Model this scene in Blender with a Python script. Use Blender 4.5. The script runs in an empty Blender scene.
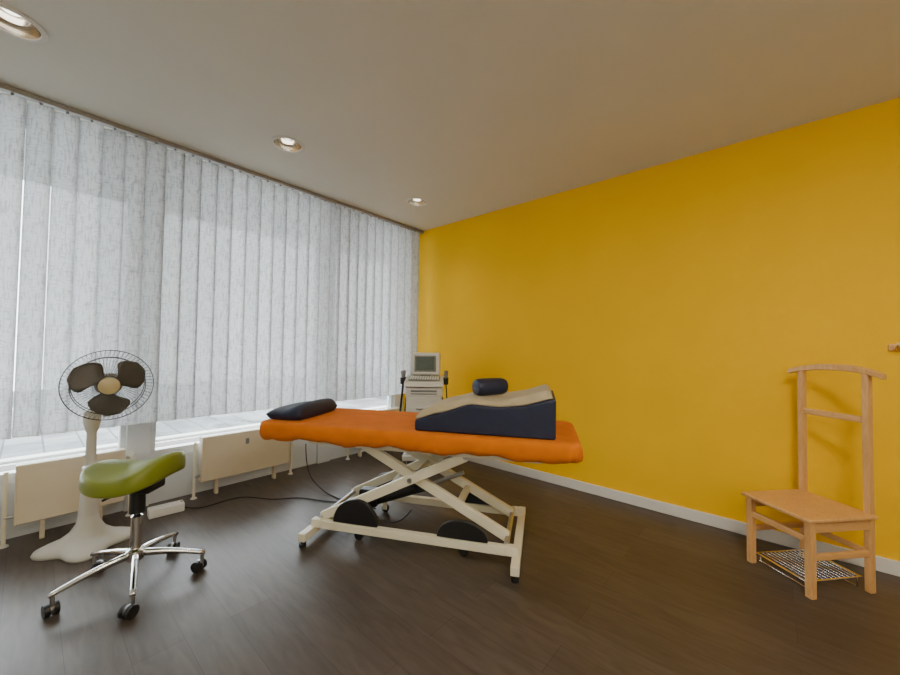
import bpy, bmesh, math, random
from mathutils import Vector, Matrix
random.seed(7)
C=bpy.context.scene.collection
pi=math.pi
# ------------------------------------------------------------ materials
def new_mat(name):
    m=bpy.data.materials.new(name); m.use_nodes=True
    return m, m.node_tree.nodes, m.node_tree.links, m.node_tree.nodes['Principled BSDF']
def pmat(name,col,rough=.5,metal=0,var=.06,scale=12,bump=0,bscale=60,sheen=0,coat=0,spec=.5):
    m,n,l,b=new_mat(name)
    tc=n.new('ShaderNodeTexCoord')
    nz=n.new('ShaderNodeTexNoise'); nz.inputs['Scale'].default_value=scale; nz.inputs['Detail'].default_value=4
    l.new(tc.outputs['Object'],nz.inputs['Vector'])
    cr=n.new('ShaderNodeValToRGB')
    cr.color_ramp.elements[0].position=.3; cr.color_ramp.elements[1].position=.7
    cr.color_ramp.elements[0].color=[c*(1-var) for c in col]+[1]
    cr.color_ramp.elements[1].color=[min(1,c*(1+var)) for c in col]+[1]
    l.new(nz.outputs['Fac'],cr.inputs['Fac']); l.new(cr.outputs['Color'],b.inputs['Base Color'])
    b.inputs['Roughness'].default_value=rough; b.inputs['Metallic'].default_value=metal
    b.inputs['Sheen Weight'].default_value=sheen; b.inputs['Coat Weight'].default_value=coat
    b.inputs['Specular IOR Level'].default_value=spec
    if bump:
        n2=n.new('ShaderNodeTexNoise'); n2.inputs['Scale'].default_value=bscale; n2.inputs['Detail'].default_value=3
        l.new(tc.outputs['Object'],n2.inputs['Vector'])
        bp=n.new('ShaderNodeBump'); bp.inputs['Strength'].default_value=bump; bp.inputs['Distance'].default_value=.01
        l.new(n2.outputs['Fac'],bp.inputs['Height']); l.new(bp.outputs['Normal'],b.inputs['Normal'])
    return m
M={}
M['yellow']=pmat('yellow_paint',(.95,.535,.0005),.65,var=.02,scale=2,bump=.08,bscale=150,spec=.15)
M['ceil']=pmat('ceiling_paint',(.75,.73,.65),.8,var=.02,scale=2,bump=.05,bscale=120)
M['white_wall']=pmat('white_wall_paint',(.70,.67,.60),.8,var=.02,scale=2)
M['trim']=pmat('white_trim',(.75,.72,.66),.45,var=.02)
M['frame']=pmat('window_frame_white',(.66,.68,.70),.4,var=.02)
M['radiator']=pmat('radiator_enamel',(.70,.61,.45),.4,var=.02)
M['cream']=pmat('cream_powdercoat',(.82,.76,.58),.35,var=.02)
M['fanplastic']=pmat('fan_plastic',(.66,.65,.60),.4,var=.02)
M['blade']=pmat('fan_blade_plastic',(.10,.085,.07),.35,var=.05)
M['cage']=pmat('fan_cage_wire',(.10,.10,.10),.4,metal=.5)
M['badge']=pmat('fan_badge',(.55,.45,.25),.4)
M['orange']=pmat('orange_terry_cover',(.72,.18,.005),.9,var=.08,scale=9,bump=.35,bscale=260,sheen=.03,spec=.2)
M['navy']=pmat('navy_vinyl',(.011,.017,.048),.5,var=.15,bump=.1,bscale=80)
M['beige']=pmat('beige_cushion_fabric',(.48,.39,.24),.85,var=.08,bump=.25,bscale=200,sheen=.1)
M['black']=pmat('black_plastic',(.012,.012,.013),.42,var=.1)
M['rubber']=pmat('black_rubber',(.01,.01,.01),.7,var=.1)
M['green']=pmat('green_leatherette',(.205,.245,.014),.42,var=.06,scale=6,bump=.12,bscale=180)
M['chrome']=pmat('chrome',(.78,.78,.78),.12,metal=1,var=.02)
M['steel']=pmat('brushed_steel',(.5,.5,.5),.35,metal=1,var=.05)
M['alu']=pmat('blind_rail_alu',(.33,.31,.28),.5,metal=.3)
M['device']=pmat('device_plastic',(.76,.75,.70),.4,var=.02)
M['white']=pmat('white_plastic',(.86,.85,.82),.35,var=.01)
M['devdark']=pmat('device_grey_panel',(.22,.23,.24),.45,var=.05)
M['screen']=pmat('monitor_screen_glass',(.10,.14,.12),.15,var=.1)
M['brass']=pmat('brass',(.7,.5,.2),.3,metal=1)
M['reflector']=pmat('lamp_reflector_aluminium',(.86,.82,.75),.22,metal=1,var=.05)
M['facade']=pmat('outdoor_facade',(.50,.49,.46),.9,var=.06,scale=1)
def wood(name,c1,c2,rough=.4):
    m,n,l,b=new_mat(name)
    tc=n.new('ShaderNodeTexCoord'); mp=n.new('ShaderNodeMapping'); mp.inputs['Scale'].default_value=(6,6,1.2)
    l.new(tc.outputs['Object'],mp.inputs['Vector'])
    w=n.new('ShaderNodeTexNoise'); w.inputs['Scale'].default_value=6; w.inputs['Detail'].default_value=6; w.inputs['Distortion'].default_value=1.5
    l.new(mp.outputs['Vector'],w.inputs['Vector'])
    cr=n.new('ShaderNodeValToRGB'); cr.color_ramp.elements[0].color=c1+(1,); cr.color_ramp.elements[1].color=c2+(1,)
    cr.color_ramp.elements[0].position=.35; cr.color_ramp.elements[1].position=.7
    l.new(w.outputs['Fac'],cr.inputs['Fac']); l.new(cr.outputs['Color'],b.inputs['Base Color'])
    b.inputs['Roughness'].default_value=rough
    return m
M['beech']=wood('beech_wood',(.66,.34,.11),(.78,.44,.17))
def plank_mat(name,bw,rh,mort,c1,c2,cm,stretch,lo,hi,rough,spec,bump):
    m,n,l,b=new_mat(name)
    tc=n.new('ShaderNodeTexCoord')
    br=n.new('ShaderNodeTexBrick'); br.inputs['Scale'].default_value=1
    br.inputs['Brick Width'].default_value=bw; br.inputs['Row Height'].default_value=rh
    br.inputs['Mortar Size'].default_value=mort; br.inputs['Mortar Smooth'].default_value=.2
    br.inputs['Color1'].default_value=c1+(1,); br.inputs['Color2'].default_value=c2+(1,)
    br.inputs['Mortar'].default_value=cm+(1,); br.offset=.37
    l.new(tc.outputs['Object'],br.inputs['Vector'])
    mp=n.new('ShaderNodeMapping'); mp.inputs['Scale'].default_value=stretch
    l.new(tc.outputs['Object'],mp.inputs['Vector'])
    nz=n.new('ShaderNodeTexNoise'); nz.inputs['Scale'].default_value=3; nz.inputs['Detail'].default_value=8; nz.inputs['Distortion'].default_value=.8
    l.new(mp.outputs['Vector'],nz.inputs['Vector'])
    cr=n.new('ShaderNodeValToRGB'); cr.color_ramp.elements[0].color=(lo,lo,lo,1); cr.color_ramp.elements[1].color=(hi,hi,hi,1)
    cr.color_ramp.elements[0].position=.3; cr.color_ramp.elements[1].position=.72
    l.new(nz.outputs['Fac'],cr.inputs['Fac'])
    mx=n.new('ShaderNodeMix'); mx.data_type='RGBA'; mx.blend_type='MULTIPLY'; mx.inputs['Factor'].default_value=1
    l.new(br.outputs['Color'],mx.inputs['A']); l.new(cr.outputs['Color'],mx.inputs['B'])
    l.new(mx.outputs['Result'],b.inputs['Base Color'])
    b.inputs['Roughness'].default_value=rough; b.inputs['Specular IOR Level'].default_value=spec
    bp=n.new('ShaderNodeBump'); bp.inputs['Strength'].default_value=bump; bp.inputs['Distance'].default_value=.003
    l.new(nz.outputs['Fac'],bp.inputs['Height']); l.new(bp.outputs['Normal'],b.inputs['Normal'])
    return m
M['floor']=plank_mat('dark_wood_planks',1.25,.18,.0012,(.070,.052,.039),(.092,.070,.054),(.04,.029,.022),(1.5,9,1),.76,1.22,.42,.42,.08)
M['concrete']=plank_mat('outdoor_paving',.6,.4,.012,(.12,.125,.13),(.19,.19,.19),(.07,.07,.07),(.25,.4,1),.45,1.4,.9,.2,.1)
SP=.1155
def blind_mat():
    m=bpy.data.materials.new('blind_fabric'); m.use_nodes=True; n=m.node_tree.nodes; l=m.node_tree.links; n.clear()
    out=n.new('ShaderNodeOutputMaterial'); tc=n.new('ShaderNodeTexCoord')
    def dash(sc,lo,hi,mn):
        mp=n.new('ShaderNodeMapping'); mp.inputs['Scale'].default_value=sc; l.new(tc.outputs['Object'],mp.inputs['Vector'])
        nz=n.new('ShaderNodeTexNoise'); nz.inputs['Scale'].default_value=1; nz.inputs['Detail'].default_value=2; nz.inputs['Distortion'].default_value=.4; l.new(mp.outputs['Vector'],nz.inputs['Vector'])
        mr=n.new('ShaderNodeMapRange'); mr.inputs['From Min'].default_value=lo; mr.inputs['From Max'].default_value=hi
        mr.inputs['To Min'].default_value=mn; mr.inputs['To Max'].default_value=1; l.new(nz.outputs['Fac'],mr.inputs['Value']); return mr.outputs[0]
    a=dash((100,100,14),.36,.50,.74); b=dash((26,26,110),.34,.46,.80)
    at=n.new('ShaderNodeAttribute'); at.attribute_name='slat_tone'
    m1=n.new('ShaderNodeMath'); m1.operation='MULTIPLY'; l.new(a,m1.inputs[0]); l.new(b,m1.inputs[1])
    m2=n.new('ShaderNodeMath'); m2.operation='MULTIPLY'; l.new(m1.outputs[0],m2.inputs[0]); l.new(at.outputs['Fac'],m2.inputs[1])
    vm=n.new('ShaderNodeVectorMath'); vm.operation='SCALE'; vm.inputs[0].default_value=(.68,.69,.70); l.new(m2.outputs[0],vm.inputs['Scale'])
    d=n.new('ShaderNodeBsdfDiffuse'); t=n.new('ShaderNodeBsdfTranslucent'); tr=n.new('ShaderNodeBsdfTransparent')
    l.new(vm.outputs[0],d.inputs['Color']); l.new(vm.outputs[0],t.inputs['Color'])
    mx=n.new('ShaderNodeMixShader'); mx.inputs[0].default_value=.43
    l.new(d.outputs[0],mx.inputs[1]); l.new(t.outputs[0],mx.inputs[2])
    m3=n.new('ShaderNodeMixShader'); m3.inputs[0].default_value=.025
    l.new(mx.outputs[0],m3.inputs[1]); l.new(tr.outputs[0],m3.inputs[2]); l.new(m3.outputs[0],out.inputs[0])
    return m
M['blind']=blind_mat()
def glass_mat():
    m=bpy.data.materials.new('window_glass'); m.use_nodes=True; n=m.node_tree.nodes; l=m.node_tree.links; n.clear()
    out=n.new('ShaderNodeOutputMaterial'); t=n.new('ShaderNodeBsdfTransparent'); g=n.new('ShaderNodeBsdfGlossy')
    t.inputs[0].default_value=(.93,.96,.96,1); g.inputs['Roughness'].default_value=.02
    f=n.new('ShaderNodeFresnel'); f.inputs[0].default_value=1.45
    mx=n.new('ShaderNodeMixShader'); l.new(f.outputs[0],mx.inputs[0]); l.new(t.outputs[0],mx.inputs[1]); l.new(g.outputs[0],mx.inputs[2]); l.new(mx.outputs[0],out.inputs[0])
    return m
M['glass']=glass_mat()
def emis(name,col,s):
    m,n,l,b=new_mat(name); b.inputs['Base Color'].default_value=col+(1,)
    b.inputs['Emission Color'].default_value=col+(1,); b.inputs['Emission Strength'].default_value=s
    return m
M['bulb']=emis('lamp_bulb_glow',(1,.93,.82),4)
# ------------------------------------------------------------ helpers
def root(name,loc=(0,0,0),rz=0):
    e=bpy.data.objects.new(name,None); e.empty_display_size=.1; e.location=loc; e.rotation_euler=(0,0,rz); C.objects.link(e); return e
def add(name,me,mat,parent=None,loc=(0,0,0),rot=(0,0,0),smooth=False,bevel=0,subsurf=0):
    o=bpy.data.objects.new(name,me); C.objects.link(o); o.location=loc; o.rotation_euler=rot
    if mat: me.materials.append(mat)
    if parent: o.parent=parent
    if smooth:
        for p in me.polygons: p.use_smooth=True
    if bevel:
        b=o.modifiers.new('bevel','BEVEL'); b.width=bevel; b.segments=3; b.limit_method='ANGLE'; b.angle_limit=math.radians(40)
    if subsurf:
        s=o.modifiers.new('sub','SUBSURF'); s.levels=subsurf; s.render_levels=subsurf
    return o
def box(name,size,loc,mat,parent=None,rot=(0,0,0),bevel=.004):
    x,y,z=[s/2 for s in size]
    v=[(-x,-y,-z),(x,-y,-z),(x,y,-z),(-x,y,-z),(-x,-y,z),(x,-y,z),(x,y,z),(-x,y,z)]
    f=[(3,2,1,0),(4,5,6,7),(0,1,5,4),(1,2,6,5),(2,3,7,6),(3,0,4,7)]
    me=bpy.data.meshes.new(name); me.from_pydata(v,[],f)
    return add(name,me,mat,parent,loc,rot,bevel=bevel)
def lathe(name,prof,mat,parent=None,loc=(0,0,0),rot=(0,0,0),seg=40,bevel=0):
    v=[];f=[];n=len(prof)
    for i in range(seg):
        a=2*pi*i/seg
        for r,z in prof: v.append((r*math.cos(a),r*math.sin(a),z))
    for i in range(seg):
        j=(i+1)%seg
        for k in range(n-1): f.append((i*n+k,j*n+k,j*n+k+1,i*n+k+1))
    me=bpy.data.meshes.new(name); me.from_pydata(v,[],f)
    bm=bmesh.new(); bm.from_mesh(me); bmesh.ops.remove_doubles(bm,verts=bm.verts,dist=1e-5); bmesh.ops.recalc_face_normals(bm,faces=bm.faces)
    for e in bm.edges:
        if len(e.link_faces)==2 and e.calc_face_angle(0)>math.radians(35): e.smooth=False
    bm.to_mesh(me); bm.free()
    return add(name,me,mat,parent,loc,rot,smooth=True,bevel=bevel)
def orient(p1,p2,up=(0,0,1)):
    p1=Vector(p1);p2=Vector(p2);z=(p2-p1).normalized();u=Vector(up)
    if abs(z.dot(u))>.99: u=Vector((1,0,0))
    x=u.cross(z).normalized(); y=z.cross(x)
    m=Matrix((x,y,z)).transposed(); return m.to_euler(),(p1+p2)/2,(p2-p1).length
def cyl(name,p1,p2,r,mat,parent=None,r2=None,seg=24):
    e,c,L=orient(p1,p2); r2=r if r2 is None else r2
    return lathe(name,[(0,-L/2),(r,-L/2),(r2,L/2),(0,L/2)],mat,parent,c,e,seg)
def bar(name,p1,p2,w,h,mat,parent=None,bevel=.004):
    e,c,L=orient(p1,p2); o=box(name,(w,h,L),c,mat,parent,e,bevel); return o
def tube(name,paths,r,mat,parent=None,cyclic=False,smooth=True,res=3):
    if not isinstance(paths[0][0],(tuple,list,Vector)): paths=[paths]
    cu=bpy.data.curves.new(name,'CURVE'); cu.dimensions='3D'; cu.bevel_depth=r; cu.bevel_resolution=res; cu.use_fill_caps=True; cu.resolution_u=8
    for pts in paths:
        if smooth and len(pts)>2:
            s=cu.splines.new('NURBS'); s.points.add(len(pts)-1); s.order_u=min(4,len(pts)); s.use_endpoint_u=True
        else:
            s=cu.splines.new('POLY'); s.points.add(len(pts)-1)
        for i,p in enumerate(pts): s.points[i].co=(*p,1)
        s.use_cyclic_u=cyclic
    cu.materials.append(mat)
    o=bpy.data.objects.new(name,cu); C.objects.link(o)
    if parent: o.parent=parent
    return o
def prism(name,pts,y0,y1,mat,parent=None,bevel=.006,loc=(0,0,0),rot=(0,0,0),smooth=False):
    n=len(pts); v=[(p[0],y0,p[1]) for p in pts]+[(p[0],y1,p[1]) for p in pts]
    f=[tuple(range(n)),tuple(range(2*n-1,n-1,-1))]+[(i,i+n,(i+1)%n+n,(i+1)%n) for i in range(n)]
    me=bpy.data.meshes.new(name); me.from_pydata(v,[],f)
    bm=bmesh.new(); bm.from_mesh(me); bmesh.ops.recalc_face_normals(bm,faces=bm.faces); bm.to_mesh(me); bm.free()
    return add(name,me,mat,parent,loc,rot,bevel=bevel,smooth=smooth)
def pillow(name,sx,sy,fn_top,mat,parent,loc,rot=(0,0,0),n=32,m=28):
    """soft padded cushion: closed shell with rounded rim"""
    v=[];f=[];idx={}
    for top in (1,0):
        for i in range(n+1):
            for j in range(m+1):
                u=-math.cos(pi*i/n); w=-math.cos(pi*j/m)
                k=(max(0,1-u**6)*max(0,1-w**8))**.5
                h=fn_top(u,w); mid=.035
                z=mid+(h-mid)*k if top else mid-mid*min(1,k*1.6)
                idx[(i,j,top)]=len(v); v.append((u*sx*(1-.05*w**4),w*sy*(1-.05*u**4),z))
    for i in range(n):
        for j in range(m):
            f.append((idx[i,j,1],idx[i+1,j,1],idx[i+1,j+1,1],idx[i,j+1,1]))
            f.append((idx[i,j,0],idx[i,j+1,0],idx[i+1,j+1,0],idx[i+1,j,0]))
    me=bpy.data.meshes.new(name); me.from_pydata(v,[],f)
    bm=bmesh.new(); bm.from_mesh(me); bmesh.ops.remove_doubles(bm,verts=bm.verts,dist=1e-5); bmesh.ops.recalc_face_normals(bm,faces=bm.faces); bm.to_mesh(me); bm.free()
    return add(name,me,mat,parent,loc,rot,smooth=True)
# ------------------------------------------------------------ room
XW=-3.8; YW=3.39; XR=2.4; YB=-2.4; H=2.84
box('floor',(XR-XW+.2,YW-YB+.2,.1),((XR+XW)/2,(YW+YB)/2,-.05),M['floor'],bevel=0)
LIGHTS=[(-2.74,-.10),(-2.77,1.26),(-2.80,2.66)]
ceil=box('ceiling',(XR-XW+.2,YW-YB+.2,.16),((XR+XW)/2,(YW+YB)/2,H+.08),M['ceil'],bevel=0)
bm=bmesh.new()
for lx,ly in LIGHTS:
    bmesh.ops.create_cone(bm,cap_ends=True,segments=48,radius1=.105,radius2=.105,depth=.2,matrix=Matrix.Translation((lx,ly,H+.04)))
cm=bpy.data.meshes.new('cut'); bm.to_mesh(cm); bm.free(); cut=bpy.data.objects.new('cut',cm); C.objects.link(cut)
bo=ceil.modifiers.new('holes','BOOLEAN'); bo.object=cut; bo.operation='DIFFERENCE'; bo.solver='EXACT'
bpy.context.view_layer.update()
dg=bpy.context.evaluated_depsgraph_get(); nm=bpy.data.meshes.new_from_object(ceil.evaluated_get(dg)); ceil.modifiers.clear(); ceil.data=nm
bpy.data.objects.remove(cut)
box('wall_right',(XR-XW+.2,.1,H),((XR+XW)/2,YW+.05,H/2),M['yellow'],bevel=0)
box('wall_back',(XR-XW+.2,.1,H),((XR+XW)/2,YB-.05,H/2),M['white_wall'],bevel=0)
box('wall_east',(.1,YW-YB,H),(XR+.05,(YW+YB)/2,H/2),M['white_wall'],bevel=0)
box('baseboard_right',(XR-XW,.018,.085),((XR+XW)/2,YW-.009,.0425),M['trim'])
SILL=.42
box('wall_left',(.12,YW-YB,SILL-.06),(XW-.06,(YW+YB)/2,(SILL-.06)/2),M['frame'],bevel=0)
posts=[-2.33,-.97,.60,2.21,3.30]
for i in range(4):
    a,b=posts[i],posts[i+1]
    w=root('window_%d'%(i+1),(XW-.04,(a+b)/2,0)); L=b-a
    box('pane',(.012,L-.1,H-SILL-.12),(0,0,(H+SILL)/2),M['glass'],w,bevel=0)
    box('frame_bottom',(.09,L,.07),(0,0,SILL-.025),M['frame'],w)
    box('frame_top',(.09,L,.08),(0,0,H-.04),M['frame'],w)
    for s in(-1,1): box('frame_side_%d'%s,(.09,.06,H-SILL-.03),(.004,s*(L/2-.08),(H+SILL)/2-.02),M['frame'],w)
for i,p in enumerate(posts):
    box('trim_%d'%(i+1),(.13,.15,H),(XW-.03,p,H/2),M['frame'])
box('outdoor_ground',(14,24,.1),(XW-7.2,1,-.3),M['concrete'],bevel=0)
box('added_sky_blocker',(1.9,12,.15),(XW-1.1,.5,H+.22),M['facade'],bevel=0)  # unseen slab added to block sky and darken the upper blinds
box('outdoor_kerb',(.18,20,.12),(XW-3.2,1,-.19),M['facade'],bevel=.01)
box('outdoor_low_wall',(.25,20,.35),(XW-6.5,1,-.075),M['facade'],bevel=.01)
# ------------------------------------------------------------ vertical blinds
XB=-3.45
vb=root('vertical_blinds',(XB,0,0))
v=[];f=[];tone=[]; y=-2.3; sp=SP; k=0; ztop=H-.05; zb=.72
slat_y=[]
while y<YW-.05:
    th=math.radians(24+random.uniform(-6,6)); tn=random.uniform(.84,1.0)
    if random.random()<.10: th+=math.radians(14)
    hw=.0635
    for c in range(9):
        t=-1+c/4
        lx=.010*(1-t*t)
        for z in (zb,ztop):
            v.append((t*hw*math.sin(th)+lx*math.cos(th), y+t*hw*math.cos(th)-lx*math.sin(th), z)); tone.append(tn*(.66 if c in(0,8) else (.93 if c in(1,7) else 1)))  # random tone per slat; edges painted darker as overlap shade
    b0=k*18
    for c in range(8): f.append((b0+c*2,b0+c*2+2,b0+c*2+3,b0+c*2+1))
    slat_y.append(y); y+=sp; k+=1
me=bpy.data.meshes.new('slats'); me.from_pydata(v,[],f)
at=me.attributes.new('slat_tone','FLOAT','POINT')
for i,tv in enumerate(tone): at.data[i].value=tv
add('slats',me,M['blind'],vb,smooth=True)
box('head_rail',(.045,YW+2.36,.032),(0,(YW-2.36)/2-.003,H-.017),M['alu'],vb)
bm=bmesh.new()
for yy in slat_y: bmesh.ops.create_cube(bm,size=1,matrix=Matrix.Translation((0,yy,H-.042))@Matrix.Diagonal((.012,.014,.02,1)))
me=bpy.data.meshes.new('carriers'); bm.to_mesh(me); bm.free(); add('carriers',me,M['devdark'],vb)
ch=[[(s*.03,yy,zb+.012),(s*.034,yy+sp/2,zb+.002),(s*.03,yy+sp,zb+.012)] for yy in slat_y[:-1] for s in(-1,1)]
tube('bottom_chain',ch,.0013,M['trim'],vb,res=1)
# ------------------------------------------------------------ downlights
for i,(lx,ly) in enumerate(LIGHTS):
    r=root('ceiling_downlight',(lx,ly,H))
    lathe('trim_ring',[(.098,-.001),(.120,-.001),(.122,-.005),(.114,-.009),(.10,-.008),(.098,-.001)],M['trim'],r)
    lathe('reflector',[(.101,-.004),(.097,.01),(.093,.05),(.075,.09),(.045,.115),(0,.12)],M['reflector'],r)
    lathe('bulb',[(.0,.045),(.022,.047),(.038,.058),(.043,.078),(.032,.10),(.02,.118)],M['bulb'],r)
    lathe('lamp_baffle',[(.058,.03),(.062,.03),(.062,.06),(.058,.06),(.058,.03)],M['reflector'],r)
    ld=bpy.data.lights.new('downlight_lamp','SPOT'); ld.energy=10; ld.color=(1,.88,.72); ld.shadow_soft_size=.03; ld.spot_size=math.radians(110); ld.spot_blend=.6
    lo=bpy.data.objects.new('lamp',ld); lo.location=(0,0,.022); lo.parent=r; C.objects.link(lo)
# ------------------------------------------------------------ radiators
def radiator(y0,y1,name='radiator'):
    L=y1-y0; r=root(name,(-3.67,(y0+y1)/2,0)); zt,zl=.51,.13
    box('front_panel',(.018,L,zt-zl),(.04,0,(zt+zl)/2),M['radiator'],r,bevel=.008)
    box('rear_panel',(.018,L,zt-zl),(-.03,0,(zt+zl)/2),M['radiator'],r,bevel=.008)
    box('top_grille',(.075,L,.008),(.005,0,zt-.004),M['radiator'],r,bevel=.002)
    bm=bmesh.new(); n=int(L/.03)
    for i in range(n): bmesh.ops.create_cube(bm,size=1,matrix=Matrix.Translation((.005,-L/2+.02+i*.03,(zt+zl)/2))@Matrix.Diagonal((.05,.003,zt-zl-.03,1)))
    me=bpy.data.meshes.new('fins'); bm.to_mesh(me); bm.free(); add('convector_fins',me,M['radiator'],r)
    box('end_cap_1',(.09,.012,zt-zl),(.005,-L/2,(zt+zl)/2),M['radiator'],r)
    box('end_cap_2',(.09,.012,zt-zl),(.005,L/2,(zt+zl)/2),M['radiator'],r)
    for s in(-1,1):
        tube('foot_pipe_%d'%s,[(.0,s*(L/2+.045),0),(.0,s*(L/2+.045),zl+.34)],.011,M['cream'],r,smooth=False)
        z=zl+.05 if s<0 else zl+.28
        cyl('pipe_stub_%d'%s,(0,s*(L/2-.01),z),(0,s*(L/2+.05),z),.011,M['steel'],r)
        lathe('floor_rosette_%d'%s,[(.0,0),(.025,0),(.022,.008),(0,.01)],M['trim'],r,(0,s*(L/2+.045),0))
        box('support_foot_%d'%s,(.05,.025,zl+.02),(0,s*(L/2-.12),(zl+.02)/2),M['radiator'],r)
    cyl('thermostat_valve',(0,L/2+.03,zl+.31),(.06,L/2+.045,zl+.31),.02,M['trim'],r)
    box('type_label',(.002,.03,.05),(.0495,-L/2+.35,zt-.09),M['devdark'],r,bevel=0)
radiator(-.02,.50); radiator(1.0,1.74); radiator(2.5,3.2)
# ------------------------------------------------------------ treatment table
T=root('massage_table',(-1.865,1.865,0),math.radians(27))
for sx in(-.68,.68):
    bar('foot_crossbar',(sx,-.41,.06),(sx,.41,.06),.05,.05,M['cream'],T)
    for sy in(-.39,.39):
        lathe('foot_pad',[(0,0),(.022,0),(.022,.02),(.012,.022),(.012,.04),(0,.04)],M['rubber'],T,(sx,sy,0),seg=20)
    for sy in(-.27,.27):
        box('upright_bracket',(.07,.05,.05),(sx*.96,sy,.105),M['cream'],T)
for sy in(-.27,.27):
    bar('long_rail',(-.68,sy,.10),(.68,sy,.10),.045,.05,M['cream'],T)
    bar('upper_rail',(-.72,sy*.9,.645),(.82,sy*.9,.645),.04,.045,M['cream'],T)
for s in(-1,1):
    yy=s*.225
    bar('scissor_arm_up',(-.64,yy,.13),(.36,yy,.62),.04,.06,M['cream'],T)
    yy=s*.17
    bar('scissor_arm_down',(-.36,yy,.62),(.62,yy,.13),.04,.06,M['cream'],T)
for sx,z in((-.64,.13),(.36,.62),(-.36,.62),(.62,.13),(-.005,.44)):
    cyl('pivot_axle',(sx,-.255,z),(sx,.255,z),.016,M['steel'],T)
bar('cross_tube',(-.18,-.2,.34),(-.18,.2,.34),.04,.04,M['cream'],T)
bar('cross_tube2',(.3,-.165,.28),(.3,.165,.28),.04,.04,M['cream'],T)
cyl('lift_actuator',(-.38,0,.17),(.05,0,.33),.034,M['black'],T)
cyl('actuator_rod',(.05,0,.33),(.3,0,.44),.014,M['steel'],T)
box('actuator_motor',(.14,.09,.12),(-.4,.0,.2),M['black'],T,bevel=.015)
for sx in(-.72,-.1,.82):
    bar('top_cross_rail',(sx,-.27,.65),(sx,.27,.65),.04,.04,M['cream'],T)
for sx in(-.37,.35):
    for sy in(-.268,.268):
        hh=.16 if sx<0 else .115
        pts=[(.16*math.cos(a),hh*math.sin(a)) for a in [pi*i/20 for i in range(21)]]
        prism('wheel_hood',pts,-.016,.016,M['black'],T,loc=(sx,sy,.128),bevel=.006)
        s1=1 if sy>0 else -1
        lathe('wheel',[(0,-.012),(.026,-.012),(.030,-.008),(.030,.008),(.026,.012),(0,.012)],M['rubber'],T,(sx,sy-s1*.05,.030),(pi/2,0,0))
        box('wheel_bracket',(.04,.012,.09),(sx,sy-s1*.070,.07),M['cream'],T)
box('upholstery',(2.05,.64,.07),(-.02,0,.705),M['navy'],T,bevel=.02)
def cover():
    v=[];f=[];sx,sy=1.07,.36;r=.08
    def outline(off):
        P=[];hx,hy=sx+off,sy+off;rr=r+off
        segs=[((hx-rr,-hy+rr),-pi/2),((hx-rr,hy-rr),0),((-hx+rr,hy-rr),pi/2),((-hx+rr,-hy+rr),pi)]
        for i,((cx,cy),a0) in enumerate(segs):
            for k in range(11):
                a=a0+pi/2*k/10; P.append((cx+rr*math.cos(a),cy+rr*math.sin(a)))
            nx,na=segs[(i+1)%4]; ex=(nx[0]+rr*math.cos(na),nx[1]+rr*math.sin(na)); st=P[-1]
            m=70 if i in(1,3) else 24
            for k in range(1,m): P.append((st[0]+(ex[0]-st[0])*k/m,st[1]+(ex[1]-st[1])*k/m))
        return P
    n=len(outline(0))
    rows=[(-.05,.772),(-.02,.771),(-.008,.766),(.0,.755),(.004,.735),(.004,.71),(.002,.69),(-.006,.67),(-.03,.655),(-.06,.65)]
    for ri,(off,z) in enumerate(rows):
        P=outline(off)
        for i,(x,y) in enumerate(P):
            wv=0;zz=z
            if ri>=3:
                s=i*2*pi/n
                wv=(.005*math.sin(37*s)+.004*math.sin(61*s+1)+.003*math.sin(97*s))*(ri-2)/4
                zz=z+.010*math.sin(11*s+.5)*(ri-3)/5+.006*math.sin(29*s)*(ri-3)/5
            L=math.hypot(x,y); v.append((x+x/L*wv-.03,y+(y/L)*wv,zz))
    for ri in range(len(rows)-1):
        for i in range(n):
            j=(i+1)%n; f.append((ri*n+i,(ri+1)*n+i,(ri+1)*n+j,ri*n+j))
    f.append(tuple(range(n)))
    me=bpy.data.meshes.new('orange_cover'); me.from_pydata(v,[],f)
    add('orange_cover',me,M['orange'],T,smooth=True)
cover()
TT=.773
def tloc(a,b,z): return T.matrix_basis@Vector((a,b,z))
def ipl(tbl,x):
    for (x0,y0),(x1,y1) in zip(tbl,tbl[1:]):
        if x<=x1:
            t=(x-x0)/(x1-x0); t=max(0,min(1,t)); t=t*t*(3-2*t)*.5+t*.5; return y0+(y1-y0)*t
    return tbl[-1][1]
prof=[(0,.065),(.16,.115),(.36,.180),(.52,.172),(.66,.185),(.86,.235)]
W=root('leg_wedge_cushion',tloc(.04,-.04,TT+.002),math.radians(27))
pts=[(0,0)]+[(x,ipl(prof,x)) for x in [.86*i/30 for i in range(31)]]+[(.86,0)]
prism('wedge_foam',pts,-.26,.26,M['navy'],W,bevel=.012)
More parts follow.
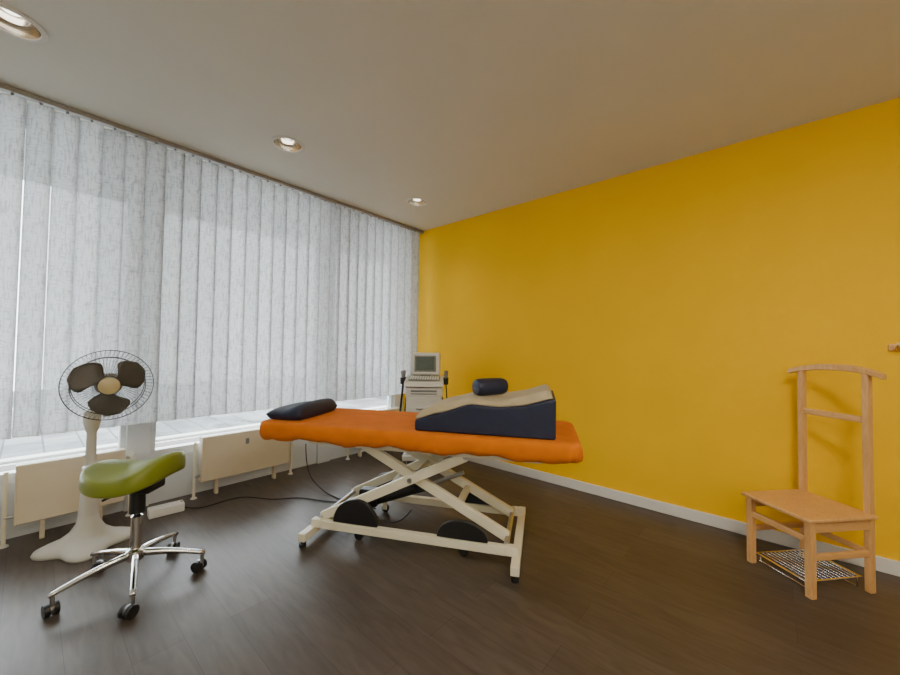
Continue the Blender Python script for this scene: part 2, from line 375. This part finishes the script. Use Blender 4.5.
def beige():
    n=44;m=16;v=[];f=[]
    for s in(1,0):
        for i in range(n+1):
            x=.0+.84*i/n
            for j in range(m+1):
                y=-.245+.5*j/m
                e=min(1,(min(i,n-i)/1.5))**.5*min(1,(min(j,m-j)/1.2))**.5
                th=.014+.03*e+.012*math.sin(x*9+.5)*e
                z=ipl(prof,x)+ (th if s else .002)+.003*math.sin(y*20+x*7)
                v.append((x,y,z))
    K=(n+1)*(m+1)
    for i in range(n):
        for j in range(m):
            a=i*(m+1)+j; f.append((a,a+m+1,a+m+2,a+1)); f.append((K+a,K+a+1,K+a+m+2,K+a+m+1))
    for i in range(n):
        a=i*(m+1); f.append((a,K+a,K+a+m+1,a+m+1)); a+=m; f.append((a,a+m+1,K+a+m+1,K+a))
    for j in range(m):
        f.append((j,j+1,K+j+1,K+j)); a=n*(m+1)+j; f.append((a,K+a,K+a+1,a+1))
    me=bpy.data.meshes.new('pad'); me.from_pydata(v,[],f); add('beige_top_pad',me,M['beige'],W,smooth=True)
beige()
R=root('neck_roll_cushion',tloc(.49,-.09,TT+.275),math.radians(27+42))
lathe('roll',[(0,-.115),(.03,-.118),(.046,-.112),(.054,-.09),(.056,-.05),(.056,.05),(.054,.09),(.046,.112),(.03,.118),(0,.115)],M['navy'],R,(0,0,0),(0,pi/2,0))
P=root('head_cushion',tloc(-.955,-.02,TT+.002),math.radians(27))
pillow('pad',.145,.26,lambda u,w:.088+.022*math.cos((u-.55)*2.6)+.012*math.cos((u+.6)*4)-.012*w*w,M['navy'],P,(0,0,0))
# ------------------------------------------------------------ saddle stool
S=root('saddle_stool',(-2.615,.42,0))
for k in range(5):
    a=math.radians(62+72*k); d=Vector((math.cos(a),math.sin(a),0)); p=Vector((-d.y,d.x,0))
    n=12;v=[];f=[]
    for i in range(n+1):
        t=i/n; r=.03+.295*t; z=.16-.055*t**1.6; w=.017-.005*t; h=.032-.014*t
        for (a1,b1) in((-1,-1),(1,-1),(1,.3),(.6,.85),(0,1),(-.6,.85),(-1,.3)):
            v.append(tuple(d*r+p*(a1*w)+Vector((0,0,z+b1*h/2))))
    for i in range(n):
        for j in range(7): f.append((i*7+j,i*7+(j+1)%7,(i+1)*7+(j+1)%7,(i+1)*7+j))
    f.append(tuple(range(6,-1,-1))); f.append(tuple(n*7+j for j in range(7)))
    me=bpy.data.meshes.new('leg'); me.from_pydata(v,[],f); add('base_leg_%d'%(k+1),me,M['chrome'],S,smooth=True)
    c=d*.31
    cyl('caster_stem_%d'%(k+1),c+Vector((0,0,.05)),c+Vector((0,0,.10)),.009,M['steel'],S)
    a2=a+1.1+k*.7; ax=Vector((math.cos(a2),math.sin(a2),0)); off=Vector((-ax.y,ax.x,0))*.018
    for s in(-1,1):
        cc=c+off+Vector((0,0,.03)); cyl('caster_wheel_%d_%d'%(k+1,s),cc+ax*s*.006,cc+ax*s*.026,.03,M['black'],S)
    cyl('caster_hood_%d'%(k+1),c+off+Vector((0,0,.036))-ax*.006,c+off+Vector((0,0,.036))+ax*.006,.026,M['steel'],S)
lathe('hub',[(0,.13),(.04,.13),(.045,.145),(.042,.18),(.03,.19),(0,.19)],M['chrome'],S)
lathe('gas_spring',[(0,.18),(.026,.18),(.026,.36),(.020,.365),(.014,.37),(.014,.54),(0,.54)],M['chrome'],S)
lathe('column_cover',[(.028,.38),(.036,.38),(.034,.50),(.02,.51)],M['black'],S)
sa=math.radians(41+5)
box('tilt_mechanism',(.2,.14,.05),(0,0,.522),M['black'],S,rot=(0,0,sa),bevel=.012)
tube('lever',[(0,0,.52),(.05,-.10,.515),(.06,-.15,.50)],.006,M['black'],S)
def saddle():
    v=[];f=[]
    def zt(x,y): return .04+2.1*max(0,x+.03)**2*(1-.9*max(0,x/.2)**2*.6) + .12*max(0,-x)**2 - (1.15+max(0,x)*2)*y*y
    def ol(a):
        c,s=math.cos(a),math.sin(a)
        rx=.200 if c>0 else .225
        w=.205 if c>0 else .205-.06*(-c)
        return (rx*math.copysign(abs(c)**.6,c), w*math.copysign(abs(s)**.75,s))
    N=64
    v.append((0,0,zt(0,0)))
    prf=[(i/12,0,0) for i in range(1,12)]+[(.965,-.006,0),(.99,-.020,0),(1.0,-.045,.1),(.998,-.068,.35),(.98,-.082,.6),(.92,-.088,.8),(.75,-.088,.95),(.5,-.088,1)]
    for (rr,dz,fl) in prf:
        for i in range(N):
            ox,oy=ol(2*pi*i/N); x,y=ox*rr,oy*rr; z=zt(x,y)+dz
            zf=-.045-.35*y*y
            k=.8*fl
            v.append((x,y,z*(1-k)+zf*k))
    for i in range(N): f.append((0,1+i,1+(i+1)%N))
    for r in range(len(prf)-1):
        for i in range(N):
            a=1+r*N+i;b=1+r*N+(i+1)%N; f.append((a,a+N,b+N,b))
    last=1+(len(prf)-1)*N
    f.append(tuple(last+i for i in range(N)))
    me=bpy.data.meshes.new('seat'); me.from_pydata(v,[],f)
    bm=bmesh.new(); bm.from_mesh(me); bmesh.ops.recalc_face_normals(bm,faces=bm.faces); bm.to_mesh(me); bm.free()
    add('saddle_seat',me,M['green'],S,(-.012,-.010,.605),(0,0,sa),smooth=True)
saddle()
# ------------------------------------------------------------ pedestal fan
F=root('pedestal_fan',(-3.32,.290,0))
def fanbase():
    N=96;v=[];f=[];prf=[(1.0,0),(1.02,.015),(.98,.032),(.80,.050),(.55,.070),(.36,.10),(.24,.15),(.2,.20)]
    for r,z in prf:
        for i in range(N):
            a=2*pi*i/N; lob=.20+.04*math.cos(4*a+.6)
            R=lob*r if r>.4 else .24*r
            v.append((R*math.cos(a),R*math.sin(a),z))
    for q in range(len(prf)-1):
        for i in range(N):
            j=(i+1)%N; f.append((q*N+i,q*N+j,(q+1)*N+j,(q+1)*N+i))
    f.append(tuple(range(N-1,-1,-1)))
    me=bpy.data.meshes.new('base'); me.from_pydata(v,[],f); add('cross_base',me,M['fanplastic'],F,smooth=True)
fanbase()
lathe('column',[(.05,.18),(.044,.3),(.036,.45),(.040,.47),(.040,.50),(.028,.51),(.025,.72),(.034,.74),(.045,.80),(.042,.86),(0,.87)],M['fanplastic'],F)
fd=Vector((3.1,-.3,0)).normalized(); fa=math.atan2(fd.y,fd.x)
HC=Vector((.22,.05,1.04))
Hd=root('fan_head',HC,fa); Hd.parent=F
cyl('motor_housing',(-.22,0,0),(-.07,0,0),.055,M['fanplastic'],Hd,r2=.07,seg=32)
bar('tilt_neck',(-.22,.0,-.22),(-.15,0,-.02),.045,.06,M['fanplastic'],Hd,bevel=.012)
lathe('hub',[(0,.04),(.02,.038),(.038,.028),(.042,-.03),(0,-.03)],M['blade'],Hd,(0,0,0),(0,pi/2,0))
for k in range(3):
    v=[];f=[];n=12;m=8
    for i in range(n+1):
        r=.035+.155*i/n; wdt=.30+.50*math.sin(pi*min(1,i/n*.62+.05)) 
        if i>n-5: wdt*=max(.2,1-.035*(i-(n-5))**1.9)
        for j in range(m+1):
            t=-1+2*j/m; a=wdt*t+.25*i/n; v.append((.022*t*(1-.2*i/n),r*math.cos(a),r*math.sin(a)))
    for i in range(n):
        for j in range(m):
            a=i*(m+1)+j; f.append((a,a+1,a+m+2,a+m+1))
    me=bpy.data.meshes.new('blade'); me.from_pydata(v,[],f)
    o=add('blade_%d'%(k+1),me,M['blade'],Hd,(0,0,0),(math.radians(22+120*k),0,0),smooth=True)
    so=o.modifiers.new('s','SOLIDIFY'); so.thickness=.003
RC=.215
wires=[]
for k in range(60):
    a=2*pi*k/60
    for s in(1,-1):
        pts=[]
        for q in range(8):
            t=q/7; r=.05+(RC-.05)*t; x=s*(.07*math.cos(t*pi/2)**.7 if t<1 else 0); ph=a+(.25*(1-t) if s>0 else 0)
            pts.append((x,r*math.cos(ph),r*math.sin(ph)))
        wires.append(pts)
tube('cage_wires',wires,.0009,M['cage'],Hd,smooth=False,res=0)
rings=[]
for r,x in((RC,0),(RC,.006),(RC*.8,.052),(RC*.8,-.052),(.05,.07),(.05,-.07)):
    rings.append([(x,r*math.cos(2*pi*i/48),r*math.sin(2*pi*i/48)) for i in range(48)])
tube('cage_rings',rings,.0026,M['cage'],Hd,cyclic=True,smooth=False,res=2)
lathe('badge',[(0,.085),(.03,.084),(.05,.076),(.052,.066),(0,.066)],M['badge'],Hd,(0,0,0),(0,pi/2,0))
# ------------------------------------------------------------ ultrasound cart
U=root('ultrasound_cart',(-2.935,2.96,0),math.radians(41))
box('lower_cabinet',(.38,.42,.62),(0,0,.46),M['device'],U,bevel=.012)
box('base_plate',(.44,.48,.06),(0,0,.12),M['device'],U,bevel=.015)
for i,z in enumerate((.28,.44,.60)):
    box('drawer_front_%d'%i,(.34,.014,.14),(0,-.214,z),M['device'],U,bevel=.006)
    box('drawer_grip_%d'%i,(.16,.012,.014),(0,-.226,z+.04),M['devdark'],U)
for sx in(-1,1):
    for sy in(-1,1):
        cyl('caster_%d_%d'%(sx,sy),(sx*.19-.015,sy*.2,.045),(sx*.19+.015,sy*.2,.045),.045,M['black'],U)
        box('caster_fork_%d_%d'%(sx,sy),(.04,.03,.05),(sx*.19,sy*.2,.075),M['steel'],U)
box('upper_unit',(.40,.42,.10),(0,0,.82),M['device'],U,bevel=.012)
box('slot_1',(.28,.01,.02),(0,-.212,.83),M['devdark'],U)
box('slot_2',(.28,.01,.012),(0,-.212,.80),M['devdark'],U)
prism('control_panel',[(-.26,.88),(.20,.88),(.20,.97),(.05,.985),(-.24,.93)],-.21,.21,M['device'],U,rot=(0,0,pi/2),bevel=.008)
box('keyboard',(.34,.16,.008),(0,-.13,.962),M['devdark'],U,rot=(math.radians(11),0,0))
bm=bmesh.new()
for i in range(12):
    for j in range(4): bmesh.ops.create_cube(bm,size=1,matrix=Matrix.Translation((-.15+i*.027,-.055+j*.035,.006))@Matrix.Diagonal((.02,.024,.008,1)))
me=bpy.data.meshes.new('keys'); bm.to_mesh(me); bm.free(); add('keys',me,M['device'],U,(0,-.13,.963),(math.radians(11),0,0))
box('monitor_neck',(.12,.12,.06),(0,.08,.99),M['devdark'],U)
box('monitor_housing',(.33,.24,.25),(0,.07,1.115),M['device'],U,bevel=.02)
box('monitor_bezel',(.24,.012,.18),(0,-.050,1.118),M['devdark'],U,bevel=.006)
box('monitor_screen',(.20,.008,.15),(.0,-.057,1.12),M['screen'],U,bevel=.004)
tube('handle_l',[(-.20,-.1,.90),(-.25,-.12,.93),(-.25,.1,.95),(-.20,.12,.92)],.012,M['black'],U)
for sx in(-1,1):
    for q in range(2):
        y=-.16+q*.1
        lathe('probe_cup',[(.018,0),(.026,.0),(.028,.07),(.022,.07),(.018,0)],M['black'],U,(sx*.235,y,.90),seg=20)
        lathe('probe',[(0,-.02),(.012,-.02),(.014,.04),(.022,.09),(.022,.11),(0,.115)],M['black' if q else 'devdark'],U,(sx*.235,y,.93),seg=20)
        tube('probe_cable',[(sx*.235,y,.91),(sx*.25,y,.7),(sx*.28,y-.03,.45),(sx*.26,y,.3),(sx*.21,y+.02,.5),(sx*.20,y+.02,.75)],.006,M['rubber'],U)
# ------------------------------------------------------------ valet chair
VC=root('wooden_valet_chair',(.158,3.015,0),math.radians(45+4))
hx,hy=.19,.165
wd=M['beech']
for sy in(-1,1):
    box('front_leg_%d'%sy,(.035,.035,.40),(-hx,sy*hy,.20),wd,VC)
    box('back_post_%d'%sy,(.035,.03,1.19),(hx,sy*hy,.595),wd,VC)
    bar('side_apron_%d'%sy,(-hx,sy*hy,.365),(hx,sy*hy,.365),.022,.05,wd,VC)
    bar('side_stretcher_%d'%sy,(-hx,sy*hy,.21),(hx,sy*hy,.21),.022,.032,wd,VC)
bar('front_apron',(-hx,-hy,.30),(-hx,hy,.30),.022,.035,wd,VC)
bar('rear_apron',(hx,-hy,.365),(hx,hy,.365),.02,.05,wd,VC)
bar('rear_stretcher',(hx,-hy,.21),(hx,hy,.21),.02,.032,wd,VC)
box('seat_board',(.44,.39,.022),(-.012,0,.411),wd,VC,bevel=.007)
bar('back_rail',(hx,-hy,.93),(hx,hy,.93),.02,.035,wd,VC)
n=24;v=[];f=[]
for i in range(n+1):
    t=-1+2*i/n; y=t*.24-.014; z=1.215-.03*t*t-.01*t**4; x=hx-.03*t*t+.01; h=.019-.004*t*t; w=.018
    for a,b in((-1,-1),(1,-1),(1,1),(-1,1)): v.append((x+a*w,y,z+b*h))
for i in range(n):
    for j in range(4): f.append((i*4+j,i*4+(j+1)%4,(i+1)*4+(j+1)%4,(i+1)*4+j))
f.append((3,2,1,0)); f.append(tuple(n*4+j for j in range(4)))
me=bpy.data.meshes.new('hanger'); me.from_pydata(v,[],f)
bm=bmesh.new(); bm.from_mesh(me); bmesh.ops.recalc_face_normals(bm,faces=bm.faces); bm.to_mesh(me); bm.free()
add('hanger_rail',me,wd,VC,bevel=.006)
SR=root('metal_shoe_rack',(.155,3.04,0),math.radians(49))
ps=[[(-.17+.34*i/12,-.135,.055),(-.17+.34*i/12,.135,.055)] for i in range(13)]
tube('wires',ps,.003,M['chrome'],SR,smooth=False)
tube('frame',[[(-.18,-.14,.055),(.18,-.14,.055),(.18,.14,.055),(-.18,.14,.055),(-.18,-.14,.055)]],.006,M['chrome'],SR,smooth=False)
for sx in(-.15,.15): tube('leg',[(sx,-.14,.055),(sx,-.14,.006),(sx,.14,.006),(sx,.14,.055)],.005,M['chrome'],SR,smooth=False)
# ------------------------------------------------------------ wall coat rack
K=root('wall_coat_rack',(.530,YW,1.337))
box('board',(.6,.022,.04),(.31,-.011,0),wd,K)
for i in range(4):
    x=.04+.16*i
    tube('hook',[(x,-.02,-.012),(x,-.055,-.02),(x,-.07,.0),(x,-.065,.025)],.008,M['brass'],K)
# ------------------------------------------------------------ power strip, cables, coat stand
PS=root('power_strip',(-3.50,.735,0),math.radians(86))
box('housing',(.22,.09,.065),(0,0,.0325),M['white'],PS,bevel=.008)
for i in range(3): lathe('socket_%d'%i,[(.0,.061),(.020,.061),(.022,.0665),(.026,.0665),(.026,.061)],M['frame'],PS,(-.07+.06*i,0,0),seg=20)
box('switch',(.014,.025,.006),(.095,0,.067),M['badge'],PS,bevel=.002)
z=.006
tube('power_cable',[[(-3.50,.84,.02),(-3.38,.90,z),(-3.42,1.06,z),(-3.42,1.28,z),(-3.14,1.36,z),(-3.06,1.58,z),(-2.75,1.66,z),(-2.6,1.85,z),(-2.3,1.80,.05)],
 [(-3.40,1.80,.35),(-3.3,1.75,.1),(-3.15,1.8,z),(-2.9,1.75,z),(-2.6,1.8,z),(-2.3,1.8,z),(-2.0,1.75,z),(-1.9,1.8,.16)]],.0045,M['rubber'])
CS=root('coat_stand',(-3.14,-.26,0))
lathe('round_base',[(0,0),(.18,0),(.185,.01),(.175,.025),(.05,.035),(0,.035)],wd,CS)
lathe('pole',[(.018,.03),(.018,1.65),(.012,1.67),(0,1.68)],wd,CS)
for k in range(4):
    a=pi/2*k+.4; tube('peg_%d'%k,[(0,0,1.5),(.07*math.cos(a),.07*math.sin(a),1.52),(.13*math.cos(a),.13*math.sin(a),1.58)],.009,wd,CS)
# ------------------------------------------------------------ light
w=bpy.data.worlds.new('sky'); bpy.context.scene.world=w; w.use_nodes=True
n=w.node_tree.nodes; l=w.node_tree.links; bg=n['Background']
bg.inputs['Color'].default_value=(.92,.96,1,1); bg.inputs['Strength'].default_value=13.5
def area(name,loc,sx,sy,e,col,rot=(0,0,0),parent=None):
    ld=bpy.data.lights.new(name,'AREA'); ld.shape='RECTANGLE'; ld.size=sx; ld.size_y=sy; ld.energy=e; ld.color=col
    o=bpy.data.objects.new(name,ld); o.location=loc; o.rotation_euler=rot; C.objects.link(o)
    if parent: o.parent=parent
    return o
for lx,ly,e in((.9,-1.3,18),(.6,1.0,42)):
    CL=root('added_fill_panel',(lx,ly,H))  # added fill light out of view, brightens yellow wall and room
    box('housing',(.62,.62,.05),(0,0,-.025),M['trim'],CL,bevel=.006)
    area('lamp',(0,0,-.055),.56,.56,e,(1,.93,.80),parent=CL)
TL=root('added_fill_uplight',(1.7,-1.7,0))  # added uplighter behind the camera, there to fill the ceiling with light
lathe('base',[(0,0),(.15,0),(.15,.02),(.02,.035),(.012,.05),(.012,1.7),(0,1.7)],M['steel'],TL)
lathe('bowl',[(.0,1.68),(.05,1.69),(.13,1.75),(.17,1.83),(.165,1.83),(.12,1.76),(.04,1.70),(0,1.70)],M['trim'],TL)
area('lamp',(0,0,1.80),.2,.2,90,(1,.95,.85),(pi,0,0),TL)
# ------------------------------------------------------------ camera
yaw=math.radians(41); pit=math.radians(1.6); roll=math.radians(.77)
fw=Vector((-math.sin(yaw)*math.cos(pit),math.cos(yaw)*math.cos(pit),math.sin(pit)))
rt=Vector((math.cos(yaw),math.sin(yaw),0)); up=rt.cross(fw)
r2=rt*math.cos(roll)+up*math.sin(roll); u2=up*math.cos(roll)-rt*math.sin(roll)
cd=bpy.data.cameras.new('camera'); co=bpy.data.objects.new('camera',cd); C.objects.link(co)
mm=Matrix((r2,u2,-fw)).transposed().to_4x4(); mm.translation=(0,0,1.3); co.matrix_world=mm
cd.sensor_width=36; cd.lens=366.8/900*36; cd.clip_start=.01
bpy.context.scene.camera=co
